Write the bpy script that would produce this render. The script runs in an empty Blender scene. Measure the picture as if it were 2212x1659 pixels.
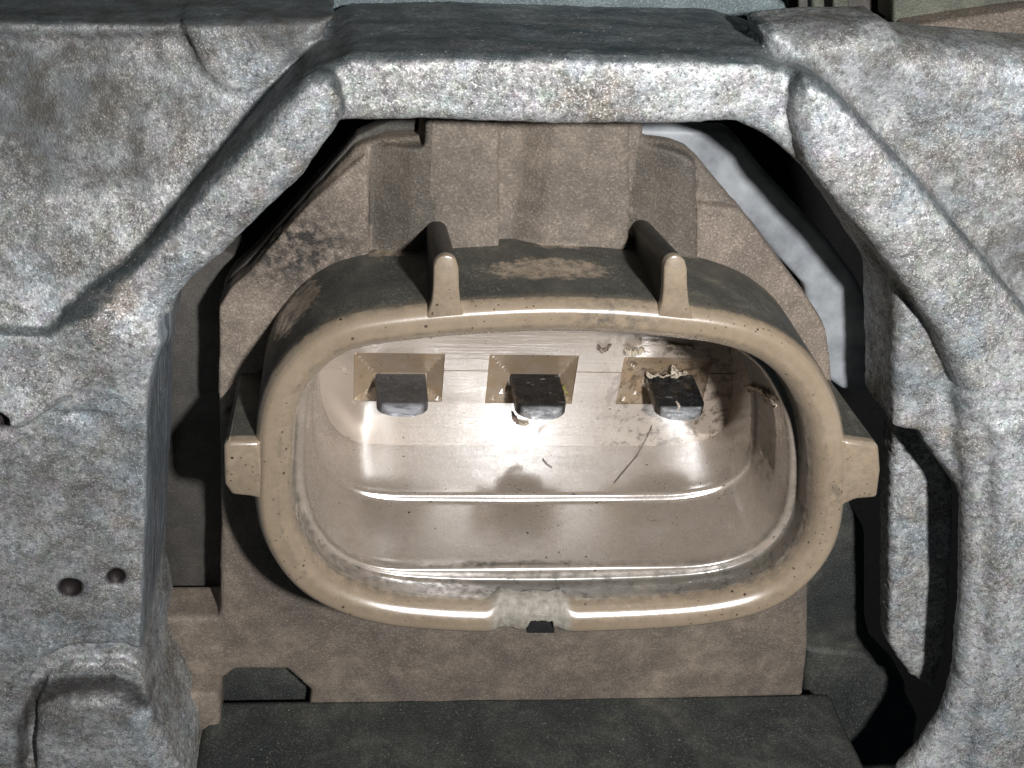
import bpy, bmesh, math, random
import numpy as np
from mathutils import Vector, Matrix
from mathutils.bvhtree import BVHTree

# ------------------------------------------------------------------ camera, light, exposure
# 1 unit = 1 cm.  X right, Y along the socket axis (away), Z up.
SC = bpy.context.scene
COL = SC.collection
FOC = 2600.0                                    # focal length in 2212-px-wide picture units
VP = (760.0, -780.0)                            # where lines along +Y meet
_a = np.array([VP[0] - 1106, 829.5 - VP[1], -FOC]); _a /= np.linalg.norm(_a)
_c = np.array([1, -.010, 0.]); _c[2] = -(_c[0]*_a[0] + _c[1]*_a[1]) / _a[2]; _c /= np.linalg.norm(_c)
CAMM = np.array([_c, _a, np.cross(_c, _a)])     # camera axes (columns) in world


def ray(px, py):
    return CAMM @ np.array([(px - 1106) / FOC, -(py - 829.5) / FOC, -1.])


CAMP = -ray(1190, 1015) * 5.5


def P(px, py, Y):
    r = ray(px, py)
    return CAMP + r * ((Y - CAMP[1]) / r[1])


def PZ(px, py, Z):
    r = ray(px, py)
    return CAMP + r * ((Z - CAMP[2]) / r[2])


cam = bpy.data.cameras.new('camera')
cam.sensor_width = 36; cam.lens = 36 * FOC / 2212
cam.clip_start = .05; cam.clip_end = 500
cam.dof.use_dof = True; cam.dof.focus_distance = 5.7; cam.dof.aperture_fstop = 55
camo = bpy.data.objects.new('camera', cam); COL.objects.link(camo)
mw = Matrix([list(CAMM[i]) + [CAMP[i]] for i in range(3)] + [[0, 0, 0, 1]])
camo.matrix_world = mw
SC.camera = camo

world = bpy.data.worlds.new('World'); SC.world = world; world.use_nodes = True
world.node_tree.nodes['Background'].inputs[0].default_value = (.35, .62, .80, 1)
world.node_tree.nodes['Background'].inputs[1].default_value = .018

LIGHT_OFF = (2.55, -.3, 2.2)                     # the phone's flash, beside the lens
LIGHT_W = 960
fl = bpy.data.lights.new('phone_flash', 'AREA'); fl.shape = 'DISK'; fl.size = .42
fl.energy = LIGHT_W; fl.color = (1, .99, .985)
flo = bpy.data.objects.new('phone_flash', fl); COL.objects.link(flo)
_p = CAMP + CAMM @ np.array(LIGHT_OFF)
flo.matrix_world = Matrix([list(CAMM[i]) + [_p[i]] for i in range(3)] + [[0, 0, 0, 1]])

vs = SC.view_settings
vs.view_transform = 'Standard'; vs.look = 'None'; vs.exposure = 0; vs.gamma = 1
SC.cycles.max_bounces = 8
SC.cycles.sample_clamp_indirect = 60
SC.cycles.blur_glossy = .05

rng = np.random.default_rng(7)
random.seed(5)

# ------------------------------------------------------------------ material helpers


class NT:
    def __init__(self, name):
        self.m = bpy.data.materials.new(name); self.m.use_nodes = True
        self.t = self.m.node_tree; self.b = self.t.nodes['Principled BSDF']
        self.co = self.t.nodes.new('ShaderNodeTexCoord').outputs['Object']

    def n(self, ty, **kw):
        nd = self.t.nodes.new(ty)
        for k, v in kw.items(): setattr(nd, k, v)
        return nd

    def put(self, s, v):
        if hasattr(v, 'is_linked') or isinstance(v, bpy.types.NodeSocket): self.t.links.new(v, s)
        else:
            if isinstance(v, (tuple, list)) and len(v) == 3 and s.type == 'RGBA': v = (*v, 1)
            s.default_value = v

    def mapping(self, scale=(1, 1, 1), loc=(0, 0, 0), rot=(0, 0, 0)):
        m = self.n('ShaderNodeMapping')
        m.inputs['Scale'].default_value = scale; m.inputs['Location'].default_value = loc
        m.inputs['Rotation'].default_value = rot
        self.put(m.inputs['Vector'], self.co); return m.outputs[0]

    def noise(self, scale, detail=4, rough=.55, vec=None, dist=0):
        nd = self.n('ShaderNodeTexNoise')
        nd.inputs['Scale'].default_value = scale; nd.inputs['Detail'].default_value = detail
        nd.inputs['Roughness'].default_value = rough; nd.inputs['Distortion'].default_value = dist
        self.put(nd.inputs['Vector'], vec or self.co); return nd.outputs['Fac']

    def voro(self, scale, vec=None, out='Distance', rnd=1):
        nd = self.n('ShaderNodeTexVoronoi')
        nd.inputs['Scale'].default_value = scale; nd.inputs['Randomness'].default_value = rnd
        self.put(nd.inputs['Vector'], vec or self.co); return nd.outputs[out]

    def ramp(self, fac, *stops):
        nd = self.n('ShaderNodeValToRGB'); e = nd.color_ramp.elements
        while len(e) < len(stops): e.new(.5)
        for i, (p, c) in enumerate(stops):
            e[i].position = p
            e[i].color = (c, c, c, 1) if isinstance(c, (int, float)) else (*c, 1)
        self.put(nd.inputs[0], fac); return nd.outputs[0]

    def math(self, op, a, b=0.0, clamp=False):
        nd = self.n('ShaderNodeMath', operation=op, use_clamp=clamp)
        self.put(nd.inputs[0], a); self.put(nd.inputs[1], b); return nd.outputs[0]

    def mix(self, fac, a, b, mode='MIX'):
        nd = self.n('ShaderNodeMix', data_type='RGBA', blend_type=mode)
        self.put(nd.inputs[0], fac); self.put(nd.inputs[6], a); self.put(nd.inputs[7], b)
        return nd.outputs[2]

    def attr(self, name):
        nd = self.n('ShaderNodeAttribute', attribute_name=name); return nd.outputs['Fac']

    def sep(self, src=None):
        nd = self.n('ShaderNodeSeparateXYZ'); self.put(nd.inputs[0], src or self.co); return nd.outputs

    def bump(self, h, strength, dist, prev=None):
        nd = self.n('ShaderNodeBump')
        nd.inputs['Strength'].default_value = strength; nd.inputs['Distance'].default_value = dist
        self.put(nd.inputs['Height'], h)
        if prev is not None: self.put(nd.inputs['Normal'], prev)
        return nd.outputs[0]

    def out(self, color=None, rough=None, metal=None, normal=None, **kw):
        b = self.b
        if color is not None: self.put(b.inputs['Base Color'], color)
        if rough is not None: self.put(b.inputs['Roughness'], rough)
        if metal is not None: self.put(b.inputs['Metallic'], metal)
        if normal is not None: self.put(b.inputs['Normal'], normal)
        for k, v in kw.items(): self.put(b.inputs[k.replace('_', ' ')], v)
        return self.m


def mat_cast():
    """Weathered sand-cast aluminium."""
    t = NT('cast_aluminium')
    big = t.noise(1.5, 5, .62, dist=.5)
    mid = t.noise(7, 6, .7)
    fine = t.noise(52, 3, .65)
    vfine = t.noise(120, 2, .6)
    col = t.ramp(big, (.34, (.27, .265, .25)), (.48, (.38, .385, .38)), (.62, (.48, .50, .515)))
    bl = t.noise(4.2, 6, .7, t.mapping(loc=(2, 9, 6)), .3)
    col = t.mix(t.ramp(bl, (.50, 0.), (.62, .28)), col, (.55, .575, .60))
    col = t.mix(t.ramp(bl, (.34, .28), (.44, 0.)), col, (.17, .16, .15))
    col = t.mix(.13, col, t.mix(.5, t.voro(34, None, 'Color'), t.voro(15, None, 'Color')), 'SOFT_LIGHT')
    col = t.mix(t.ramp(t.noise(3.1, 5, .65, t.mapping(loc=(3, 1, 8))), (.52, 0.), (.66, .7)), col, (.23, .18, .13))
    col = t.mix(t.ramp(t.noise(2.6, 5, .65, t.mapping(loc=(9, 4, 2))), (.52, 0.), (.66, .65)), col, (.30, .38, .44))
    col = t.mix(t.ramp(mid, (.34, .6), (.50, 0.)), col, (.11, .105, .10))
    col = t.mix(t.ramp(mid, (.52, 0.), (.68, .6)), col, (.64, .64, .635))
    col = t.mix(t.ramp(fine, (.32, .75), (.48, 0.)), col, (.075, .07, .066))
    col = t.mix(t.ramp(vfine, (.54, 0.), (.66, .75)), col, (.84, .83, .81))
    cell = t.sep(t.voro(40, None, 'Color'))[0]
    cell2 = t.sep(t.voro(74, None, 'Color'))[1]
    gn = t.math('ADD', t.math('MULTIPLY', cell, .8), t.math('MULTIPLY', cell2, .55))
    col = t.mix(1.0, col, t.math('ADD', t.math('MULTIPLY', gn, .66), .60), 'MULTIPLY')
    gr = t.attr('grime_or_shade')                        # oily grime plus grazing-light shade, painted on upward and outward faces
    gm = t.math('MULTIPLY', gr, t.ramp(t.noise(9, 4, .6, t.mapping((.35, 1, 1))), (.3, 1.), (.68, .6)))
    col = t.mix(gm, col, (.045, .064, .070))
    scr = t.math('MULTIPLY', t.math('MULTIPLY', gr, t.ramp(t.noise(26, 4, .7, t.mapping((.22, 1, 1))), (.60, 0.), (.68, .8))), t.ramp(t.noise(3), (.45, 0.), (.6, 1.)))
    col = t.mix(scr, col, (.34, .43, .46))
    spk = t.ramp(t.voro(30), (.09, 1.), (.15, 0.))
    col = t.mix(t.math('MULTIPLY', spk, t.ramp(t.noise(7), (.48, 0.), (.60, .8))), col, (.85, .85, .83))
    sd = t.attr('side'); stk = t.noise(14, 5, .7, t.mapping((1, 2.6, .12)))
    col = t.mix(sd, col, t.ramp(stk, (.36, (.10, .12, .135)), (.54, (.27, .30, .33)), (.66, (.48, .51, .54))))
    so = t.math('MULTIPLY', t.attr('dark_mottle'), t.ramp(t.noise(2.0, 6, .66, t.mapping(loc=(4, 4, 4)), .4), (.40, 1.), (.62, .15)))
    col = t.mix(so, col, t.mix(t.ramp(mid, (.42, 0.), (.58, 1.)), (.075, .070, .062), (.125, .135, .14)))  # mottled darker colour, weighted panel by panel
    pits = t.attr('pit')
    col = t.mix(pits, col, (.022, .016, .015))
    h = t.math('ADD', t.math('MULTIPLY', fine, .5), t.math('MULTIPLY', vfine, .35))
    nrm = t.bump(h, .7, .009)
    rough = t.ramp(fine, (.35, .68), (.65, .5))
    return t.out(col, rough, .35, nrm)


def mat_plastic(name, ca, cb, cr):
    """Tan glossy connector plastic with specks of dirt."""
    t = NT(name)
    n1 = t.noise(2.4, 4); n2 = t.noise(14, 5, .65)
    col = t.ramp(n1, (.3, ca), (.7, cb))
    col = t.mix(t.ramp(n2, (.45, 0.), (.75, .35)), col, (.31, .235, .155))
    d = t.attr('dirt')
    grime_or_shade = t.noise(20, 6, .72)
    gm = t.math('MULTIPLY', d, t.ramp(grime_or_shade, (.40, 0.), (.60, 1.)))
    full = t.ramp(d, (.8, 0.), (1, 1.))
    gm = t.math('MAXIMUM', gm, full)
    dk = t.ramp(t.noise(4, 6, .7, t.mapping((1, 1, 1.6)), .4), (.36, (.036, .036, .031)), (.54, (.066, .065, .052)), (.62, (.10, .096, .075)), (.70, (.20, .185, .14)))
    gn = t.ramp(t.noise(105, 2, .6), (.54, 0.), (.70, .75))
    dk = t.mix(t.math('MULTIPLY', gn, t.ramp(t.noise(5, 4, .6, t.mapping(loc=(2, 2, 2))), (.4, .15), (.6, 1.))), dk, (.24, .225, .18))
    col = t.mix(gm, col, dk)
    v = t.voro(15); gate = t.ramp(t.noise(3.3, 3), (.46, 0.), (.56, 1.))
    sp = t.math('MULTIPLY', t.ramp(v, (.085, 1.), (.125, 0.)), gate)
    v2 = t.voro(34, t.mapping(loc=(5, 2, 1)))
    sp2 = t.math('MULTIPLY', t.ramp(v2, (.10, .9), (.16, 0.)), t.ramp(t.noise(2.1, 3, .5, t.mapping(loc=(1, 7, 3))), (.5, 0.), (.58, 1.)))
    col = t.mix(t.math('MAXIMUM', sp, sp2), col, (.045, .03, .02))
    w = t.attr('scuff')
    col = t.mix(w, col, t.ramp(t.noise(26, 5, .7, t.mapping((1, 1, .5))), (.3, (.19, .165, .13)), (.7, (.44, .41, .355))))
    fine = t.noise(70, 3, .6)
    stkv = t.noise(60, 2, .5, t.mapping((1, .06, 1)))
    h = t.math('ADD', t.math('ADD', fine, t.math('MULTIPLY', stkv, .55)), t.math('ADD', t.math('MULTIPLY', full, t.noise(45, 3, .6)), t.math('MULTIPLY', w, t.math('MULTIPLY', 6.0, t.noise(34, 4, .7, t.mapping((1, 1, .18)))))))
    nrm = t.bump(h, .10, .009)
    rough = t.math('ADD', t.math('ADD', t.ramp(n2, (.3, .13), (.7, .25)), t.ramp(t.noise(85, 2), (.4, .0), (.65, .10))), t.math('MULTIPLY', t.math('ADD', gm, w), .4), clamp=True)
    return t.out(col, rough, 0., nrm, Specular_IOR_Level=.9, Coat_Weight=t.math('MULTIPLY', .95, t.math('SUBTRACT', 1.0, t.math('MAXIMUM', gm, w), clamp=True)), Coat_Roughness=t.math('ADD', cr, t.ramp(t.noise(1.6, 3), (.4, 0.), (.65, .12))), Coat_IOR=2.2)


def mat_backwall():
    t = NT('socket_back_wall')
    n1 = t.noise(3, 4)
    col = t.ramp(n1, (.3, (.328, .27, .22)), (.7, (.39, .33, .275)))
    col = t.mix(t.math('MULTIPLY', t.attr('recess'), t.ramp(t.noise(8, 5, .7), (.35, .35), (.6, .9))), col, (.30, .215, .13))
    v = t.voro(17); gate = t.ramp(t.noise(2.6, 3), (.46, 0.), (.56, 1.))
    col = t.mix(t.math('MULTIPLY', t.ramp(v, (.085, 1.), (.125, 0.)), gate), col, (.05, .035, .025))
    x, y, z = t.sep()
    dirt = t.math('MULTIPLY', t.ramp(x, (.40, 0.), (.62, 1.)), t.ramp(t.noise(17, 5, .7), (.5, 0.), (.6, .8)))
    col = t.mix(dirt, col, (.08, .055, .035))
    brushed = t.noise(30, 3, .6, t.mapping((.09, 1, 2.2)))
    nrm = t.bump(t.math('ADD', brushed, t.math('MULTIPLY', t.noise(60, 2), .4)),   .22, .008)
    return t.out(col, t.ramp(t.noise(12), (.3, .18), (.7, .28)), 0., nrm, Specular_IOR_Level=.9, Coat_Weight=t.math('MULTIPLY', .30, t.math('SUBTRACT', 1.0, t.attr('recess'), clamp=True)), Coat_Roughness=.18, Coat_IOR=1.6)


def mat_dusty(name, base, light, dark, grain=.5, rough=.7, dust=0.):
    t = NT(name)
    big = t.noise(2.2, 6, .68, dist=.5); mid = t.noise(8, 6, .72, dist=.3); fine = t.noise(95, 2, .6)
    col = t.ramp(big, (.34, dark), (.5, base), (.68, light))
    col = t.mix(t.ramp(mid, (.42, .55), (.6, 0.)), col, tuple(.55 * c for c in base))
    col = t.mix(t.math('MULTIPLY', t.ramp(fine, (.3, 1.), (.52, 0.)), grain), col, tuple(.3 * c for c in base))
    col = t.mix(t.math('MULTIPLY', t.ramp(fine, (.54, 0.), (.74, 1.)), grain), col, tuple(min(1, 1.9 * c) for c in light))
    if dust:
        col = t.mix(t.math('MULTIPLY', t.math('MULTIPLY', t.ramp(t.voro(26), (.05, 1.), (.13, 0.)), t.ramp(t.noise(3.5, 4, .6, t.mapping(loc=(6, 1, 3))), (.46, 0.), (.62, 1.))), dust), col, (.45, .44, .40))
    g = t.attr('grime_or_shade'); col = t.mix(t.math('MULTIPLY', g, t.ramp(t.noise(22, 5, .7), (.40, 0.), (.56, 1.))), col, (.035, .031, .027))
    nrm = t.bump(t.noise(110, 2), .45, .010)
    nrm = t.bump(mid, .15, .02, nrm)
    return t.out(col, rough, 0., nrm)


def mat_simple(name, c1, c2, rough, metal=0., scale=12, bump=.3, bd=.01, stretch=(1, 1, 1), **kw):
    t = NT(name)
    n = t.noise(scale, 4, .6, t.mapping(stretch))
    col = t.ramp(n, (.32, c1), (.68, c2))
    return t.out(col, rough, metal, t.bump(t.noise(scale * 4, 3, .6, t.mapping(stretch)), bump, bd), **kw)


M_CAST = mat_cast()
M_TAN = mat_plastic('tan_plastic', (.36, .276, .193), (.43, .338, .243), .22)
M_TUB = mat_plastic('glossy_tan_plastic', (.315, .262, .217), (.378, .322, .272), .15)
M_BACK = mat_backwall()
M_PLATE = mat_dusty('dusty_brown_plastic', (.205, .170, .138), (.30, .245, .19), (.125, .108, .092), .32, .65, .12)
M_PLATE_DARK = mat_dusty('darker_brown_plastic', (.135, .115, .092), (.175, .148, .118), (.09, .08, .07), .4, .65, .15)  # darker copy of the plate plastic for two raised panels
M_PLATE_PALE = mat_dusty('paler_tan_plastic', (.26, .21, .17), (.33, .275, .22), (.17, .14, .115), .4, .6, .15)  # paler copy of the plate plastic for the two outer raised panels
M_TUBE = mat_dusty('grimy_dark_plastic', (.060, .056, .047), (.10, .09, .066), (.032, .031, .028), .55, .6, .5)
M_RIB = mat_dusty('greasy_rib', (.040, .040, .035), (.075, .072, .055), (.02, .02, .018), .55, .5, .3)
M_SHELF = mat_dusty('black_oily_rubber', (.046, .050, .047), (.11, .108, .088), (.020, .025, .026), .45, .6, .7)
M_STRIP = mat_simple('pale_grey_gasket', (.17, .18, .195), (.36, .38, .40), .5, 0., 5, .25, .01)
M_HOUSE = mat_dusty('grey_brown_housing', (.085, .078, .068), (.11, .10, .09), (.06, .055, .05), .25, .7)
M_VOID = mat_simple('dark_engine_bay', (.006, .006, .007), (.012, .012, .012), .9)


def mat_blade(name, c1, c2, r0, glint):
    t = NT(name)
    n = t.noise(16, 5, .65); f = t.noise(80, 3, .65); sc = t.noise(40, 4, .7, t.mapping((.25, 1, 1)))
    col = t.ramp(n, (.35, c1), (.65, c2))
    col = t.mix(t.ramp(f, (.56, 0.), (.70, .5)), col, tuple(min(1, 2.6 * q) for q in c2))
    col = t.mix(t.ramp(t.noise(9, 4), (.60, 0.), (.72, .5)), col, (.16, .125, .08))
    tip = t.math('MULTIPLY', t.attr('tip'), t.ramp(sc, (.36, .25), (.56, 1.)))
    col = t.mix(tip, col, glint)
    scr = t.ramp(sc, (.64, 0.), (.70, .7)); col = t.mix(scr, col, tuple(.6 * q for q in glint))
    nrm = t.bump(t.math('ADD', f, n), .35, .008)
    return t.out(col, t.math('ADD', t.ramp(n, (.3, r0), (.7, r0 + .22)), t.math('MULTIPLY', tip, .1)), t.math('MULTIPLY_ADD' if False else 'ADD', t.math('MULTIPLY', tip, .5), .2), nrm)


M_PIN = mat_blade('dull_grey_blade', (.062, .061, .063), (.10, .10, .104), .34, (.60, .61, .66))
M_PIN2 = mat_blade('black_greasy_blade', (.008, .009, .010), (.030, .030, .031), .10, (.80, .82, .85))
M_SHAV = mat_simple('plastic_shaving', (.42, .35, .26), (.62, .55, .45), .5, 0., 30, .5, .01)
M_SHAVD = mat_simple('dirty_plastic_shaving', (.07, .045, .035), (.30, .24, .19), .5, 0., 30, .5, .01)
M_HAIR = mat_simple('dark_fibre', (.03, .02, .015), (.06, .04, .03), .5)
M_OLIVE = mat_dusty('olive_grey_cover', (.10, .105, .08), (.14, .14, .11), (.075, .08, .06), .2, .6)
M_BLUE = mat_dusty('bluish_cover', (.15, .19, .20), (.22, .27, .28), (.09, .12, .13), .4, .55)
M_BROWN = mat_dusty('rusty_brown_block', (.13, .105, .085), (.19, .155, .12), (.08, .065, .055), .6, .75, .5)

# ------------------------------------------------------------------ object helpers


def empty(name, loc, label, cat, group=None):
    o = bpy.data.objects.new(name, None); COL.objects.link(o); o.location = loc
    o.empty_display_size = .2
    o['label'] = label; o['category'] = cat
    if group: o['group'] = group
    return o


def tag(o, label=None, cat=None, group=None, kind=None):
    for k, v in (('label', label), ('category', cat), ('group', group), ('kind', kind)):
        if v: o[k] = v
    return o


def link(name, me, mat, parent=None, smooth=True):
    """mesh in world coordinates -> object whose origin stays at the world origin"""
    o = bpy.data.objects.new(name, me); COL.objects.link(o)
    for m in (mat if isinstance(mat, (list, tuple)) else [mat]): me.materials.append(m)
    if smooth and len(me.polygons): me.polygons.foreach_set('use_smooth', np.ones(len(me.polygons), bool))
    if parent:
        off = Vector(parent.location); q = parent.parent
        while q: off += Vector(q.location); q = q.parent
        o.parent = parent; o.location = -off
    return o


def mesh(name, V, Fc):
    me = bpy.data.meshes.new(name)
    me.from_pydata([tuple(map(float, v)) for v in V], [], [tuple(map(int, f)) for f in Fc]); me.update()
    return me


def fattr(me, name, vals):
    at = me.attributes.new(name, 'FLOAT', 'POINT')
    at.data.foreach_set('value', np.asarray(vals, np.float32))


def spline(pts, n, closed=True):
    """Catmull-Rom through pts, resampled evenly to n points"""
    p = np.asarray(pts, float); m = len(p); out = []
    rng_ = range(m) if closed else range(m - 1)
    for i in rng_:
        g = (lambda k: p[k % m]) if closed else (lambda k: p[min(max(k, 0), m - 1)])
        a, b, c, d = g(i - 1), g(i), g(i + 1), g(i + 2)
        for s in np.linspace(0, 1, 16, endpoint=False):
            out.append(.5 * (2*b + (c-a)*s + (2*a-5*b+4*c-d)*s*s + (3*b-a-3*c+d)*s**3))
    if not closed: out.append(p[-1])
    q = np.array(out)
    if closed: q = np.vstack([q, q[:1]])
    L = np.r_[0, np.cumsum(np.linalg.norm(np.diff(q, axis=0), axis=1))]
    s = np.linspace(0, L[-1], n + (1 if closed else 0))
    if closed: s = s[:-1]
    return np.stack([np.interp(s, L, q[:, k]) for k in range(q.shape[1])], 1)


def noise_grid(shape, h, cell, seed):
    """smooth value noise on a voxel grid, about -1..1, feature size = cell"""
    r = np.random.default_rng(seed)
    n = [int(s * h / cell) + 3 for s in shape]
    L = r.uniform(-1, 1, n).astype(np.float32)
    for ax in range(3):
        t = np.arange(shape[ax]) * h / cell; i = t.astype(int); f = (t - i); f = (f*f*(3-2*f)).astype(np.float32)
        sh = [1, 1, 1]; sh[ax] = -1; f = f.reshape(sh)
        L = np.take(L, i, ax) * (1 - f) + np.take(L, i + 1, ax) * f
    return L


def poly_sdf(poly, X, Z):
    """signed distance to a 2-D polygon on a grid (negative inside)"""
    p = np.asarray(poly, np.float32); d = np.full(X.shape, 1e9, np.float32); s = np.zeros(X.shape, bool)
    for i in range(len(p)):
        a, b = p[i], p[(i + 1) % len(p)]; e = b - a
        wx, wz = X - a[0], Z - a[1]
        t = np.clip((wx*e[0] + wz*e[1]) / max(float(e @ e), 1e-12), 0, 1)
        d = np.minimum(d, (wx - e[0]*t)**2 + (wz - e[1]*t)**2)
        c = (a[1] > Z) != (b[1] > Z)
        with np.errstate(divide='ignore', invalid='ignore'):
            s ^= c & (X < (b[0]-a[0]) * (Z-a[1]) / (b[1]-a[1] if b[1] != a[1] else 1e-9) + a[0])
    return np.where(s, -1, 1) * np.sqrt(d)


def smin(a, b, k):
    h = np.clip(.5 + .5 * (b - a) / k, 0, 1)
    return b + (a - b) * h - k * h * (1 - h)


def extrude_sdf(d2, Yg, y0, y1, r):
    """d2 over (x,z) extruded from y0 to y1 (y0 may be a 2-D array), edges rounded by r"""
    y0 = np.asarray(y0, np.float32)
    if y0.ndim == 2: y0 = y0[:, :, None]
    wx = d2[:, :, None] + r
    wy = np.maximum(y0 - Yg, Yg - y1) + r
    return np.minimum(np.maximum(wx, wy), 0) + np.sqrt(np.maximum(wx, 0)**2 + np.maximum(wy, 0)**2) - r


CORN = np.array([[i, j, k] for i in (0, 1) for j in (0, 1) for k in (0, 1)])


def surface_nets(Fv, org, h):
    """-> vertices (world), quads.  Grid order is x, z, y."""
    n = np.array(Fv.shape); ins = Fv < 0
    cnt = sum(ins[i:n[0]-1+i, j:n[1]-1+j, k:n[2]-1+k].astype(np.int8) for i, j, k in CORN)
    act = (cnt > 0) & (cnt < 8); idx = np.argwhere(act)
    vid = np.full(act.shape, -1, np.int64); vid[act] = np.arange(len(idx))
    cv = np.stack([Fv[idx[:, 0]+i, idx[:, 1]+j, idx[:, 2]+k] for i, j, k in CORN], 1)
    acc = np.zeros((len(idx), 3)); num = np.zeros(len(idx))
    for a in range(8):
        for ax in range(3):
            if CORN[a][ax]: continue
            b = a + (4, 2, 1)[ax]
            fa, fb = cv[:, a], cv[:, b]; m = (fa < 0) != (fb < 0)
            t = np.where(m, fa / np.where(m, fa - fb, 1), 0)
            p = CORN[a] + t[:, None] * (CORN[b] - CORN[a])
            acc += p * m[:, None]; num += m
    g = idx + acc / num[:, None]
    V = org + g * h
    Q = []
    for ax in range(3):
        u, v = [(1, 2), (2, 0), (0, 1)][ax]
        sl0 = [slice(1, n[q]-1) for q in range(3)]; sl1 = list(sl0)
        sl0[ax] = slice(0, n[ax]-1); sl1[ax] = slice(1, n[ax])
        A, B = ins[tuple(sl0)], ins[tuple(sl1)]
        e = np.argwhere(A != B); flip = ~A[tuple(e.T)]
        off = np.ones(3, int); off[ax] = 0; e = e + off
        du = np.zeros(3, int); du[u] = 1; dv = np.zeros(3, int); dv[v] = 1
        q = np.stack([vid[tuple((e - o).T)] for o in (du + dv, dv, 0 * du, du)], 1)
        q[flip] = q[flip][:, ::-1]
        Q.append(q)
    Q = np.vstack(Q)
    V = V[:, [0, 2, 1]]                          # grid x,z,y -> world x,y,z (flips handedness)
    return V, Q[:, ::-1]


def sdf_object(names, comps, lo, hi, h, mat, parent, k=.06, rough=(.012, .006), cut=None, seed=1, attrs=None, extra=None):
    """comps: list of (name, fn(X,Z,Yg)->sdf, k).  One seamless surface, handed out to one mesh per name."""
    n = [int((hi[i] - lo[i]) / h) + 2 for i in (0, 2, 1)]
    x = lo[0] + np.arange(n[0]) * h; z = lo[2] + np.arange(n[1]) * h; y = lo[1] + np.arange(n[2]) * h
    X, Z = [q.astype(np.float32) for q in np.meshgrid(x, z, indexing='ij')]
    Yg = y[None, None, :].astype(np.float32)
    F0 = None; best = None; who = None
    for i, (nm, fn, kk) in enumerate(comps):
        d = fn(X, Z, Yg)
        d = np.broadcast_to(d, n).astype(np.float32)
        if F0 is None: F0 = d.copy(); best = d.copy(); who = np.zeros(n, np.int8)
        else:
            F0 = smin(F0, d, kk); m = d < best; best = np.where(m, d, best); who[m] = i
    if cut:
        for fn, kk in cut: F0 = -smin(-F0, fn(X, Z, Yg), kk)
    if rough[0]: F0 = F0 + noise_grid(n, h, .22, seed) * rough[0]
    if rough[1]: F0 = F0 + noise_grid(n, h, .055, seed + 1) * rough[1]
    if len(rough) > 2: F0 = F0 + noise_grid(n, h, .026, seed + 2) * rough[2]
    if extra: F0 = F0 + noise_grid(n, h, .034, seed + 5) * extra(X, Z, Yg)
    bx = np.maximum(np.maximum((lo[0] + 1.6*h) - X, X - (hi[0] - 1.6*h)), np.maximum((lo[2] + 1.6*h) - Z, Z - (hi[2] - 1.6*h)))[:, :, None]
    F0 = np.maximum(F0, np.maximum(bx, np.maximum(lo[1] + 1.6*h - Yg, Yg - (hi[1] - 1.6*h))))
    V, Q = surface_nets(F0, np.array([lo[0], lo[2], lo[1]]), h)
    me = mesh('whole', V, Q)
    N = np.empty(len(V) * 3); me.vertex_normals.foreach_get('vector', N); N = N.reshape(-1, 3)
    gi = np.clip(np.round((V[:, [0, 2, 1]] - [lo[0], lo[2], lo[1]]) / h).astype(int), 0, np.array(n) - 1)
    vw = who[tuple(gi.T)]
    nm_of = [c[0] for c in comps]
    keys = []
    [keys.append(q) for q in nm_of if q not in keys]
    lab = np.array([keys.index(q) for q in nm_of])[vw]
    fl_ = lab[Q[:, 0]]
    objs = {}
    for ki, key in enumerate(keys):
        f = Q[fl_ == ki]
        if not len(f): continue
        used, inv = np.unique(f, return_inverse=True)
        sub = mesh(key.split('|')[0], V[used], inv.reshape(-1, 4))
        sub.polygons.foreach_set('use_smooth', np.ones(len(sub.polygons), bool))
        sub.normals_split_custom_set_from_vertices([tuple(q) for q in N[used]])
        if attrs:
            for an, fa in attrs.items(): fattr(sub, an, fa(V[used], N[used]))
        mt = mat[key] if isinstance(mat, dict) else mat
        objs[key] = link(key.split('|')[0], sub, mt, parent, smooth=False)
    bpy.data.meshes.remove(me)
    return objs


def tr(pts, Y):
    """outline seen in the picture, laid on the plane at depth Y -> (x, z)"""
    return np.array([P(a, b, Y)[[0, 2]] for a, b in pts])


def ext(pts, y0, y1, r=.05, slope=None):
    Yt = y0 if not callable(y0) else 0
    poly = tr(pts, Yt)

    def fn(X, Z, Yg):
        f = y0 if slope is None else (y0 + slope[0] * (X - slope[2]) + slope[1] * (Z - slope[3]))
        return extrude_sdf(poly_sdf(poly, X, Z), Yg, f, y1, r)
    return fn


def within(fn, pts, Y, grow=0.):
    poly = tr(pts, Y)
    return lambda X, Z, Yg: np.maximum(fn(X, Z, Yg), poly_sdf(poly, X, Z)[:, :, None] + grow)


def ball(px, py, Y, r, sx=1., sy=1.):
    c = P(px, py, Y)
    return lambda X, Z, Yg: (np.sqrt(((X - c[0]) / sx)[:, :, None]**2 + ((Z - c[2]) / sy)[:, :, None]**2 + ((Yg - c[1]))**2) - r).astype(np.float32)


# ------------------------------------------------------------------ the setting: dark space behind
me = mesh('engine_bay_wall', [(-14, 6, -12), (14, 6, -12), (14, 6, 12), (-14, 6, 12), (-14, 6.5, -12), (14, 6.5, -12), (14, 6.5, 12), (-14, 6.5, 12)],
          [(0, 1, 2, 3), (7, 6, 5, 4), (0, 4, 5, 1), (3, 2, 6, 7), (1, 5, 6, 2), (0, 3, 7, 4)])
tag(link('engine_bay_wall', me, M_VOID, smooth=False), kind='structure')

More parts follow.
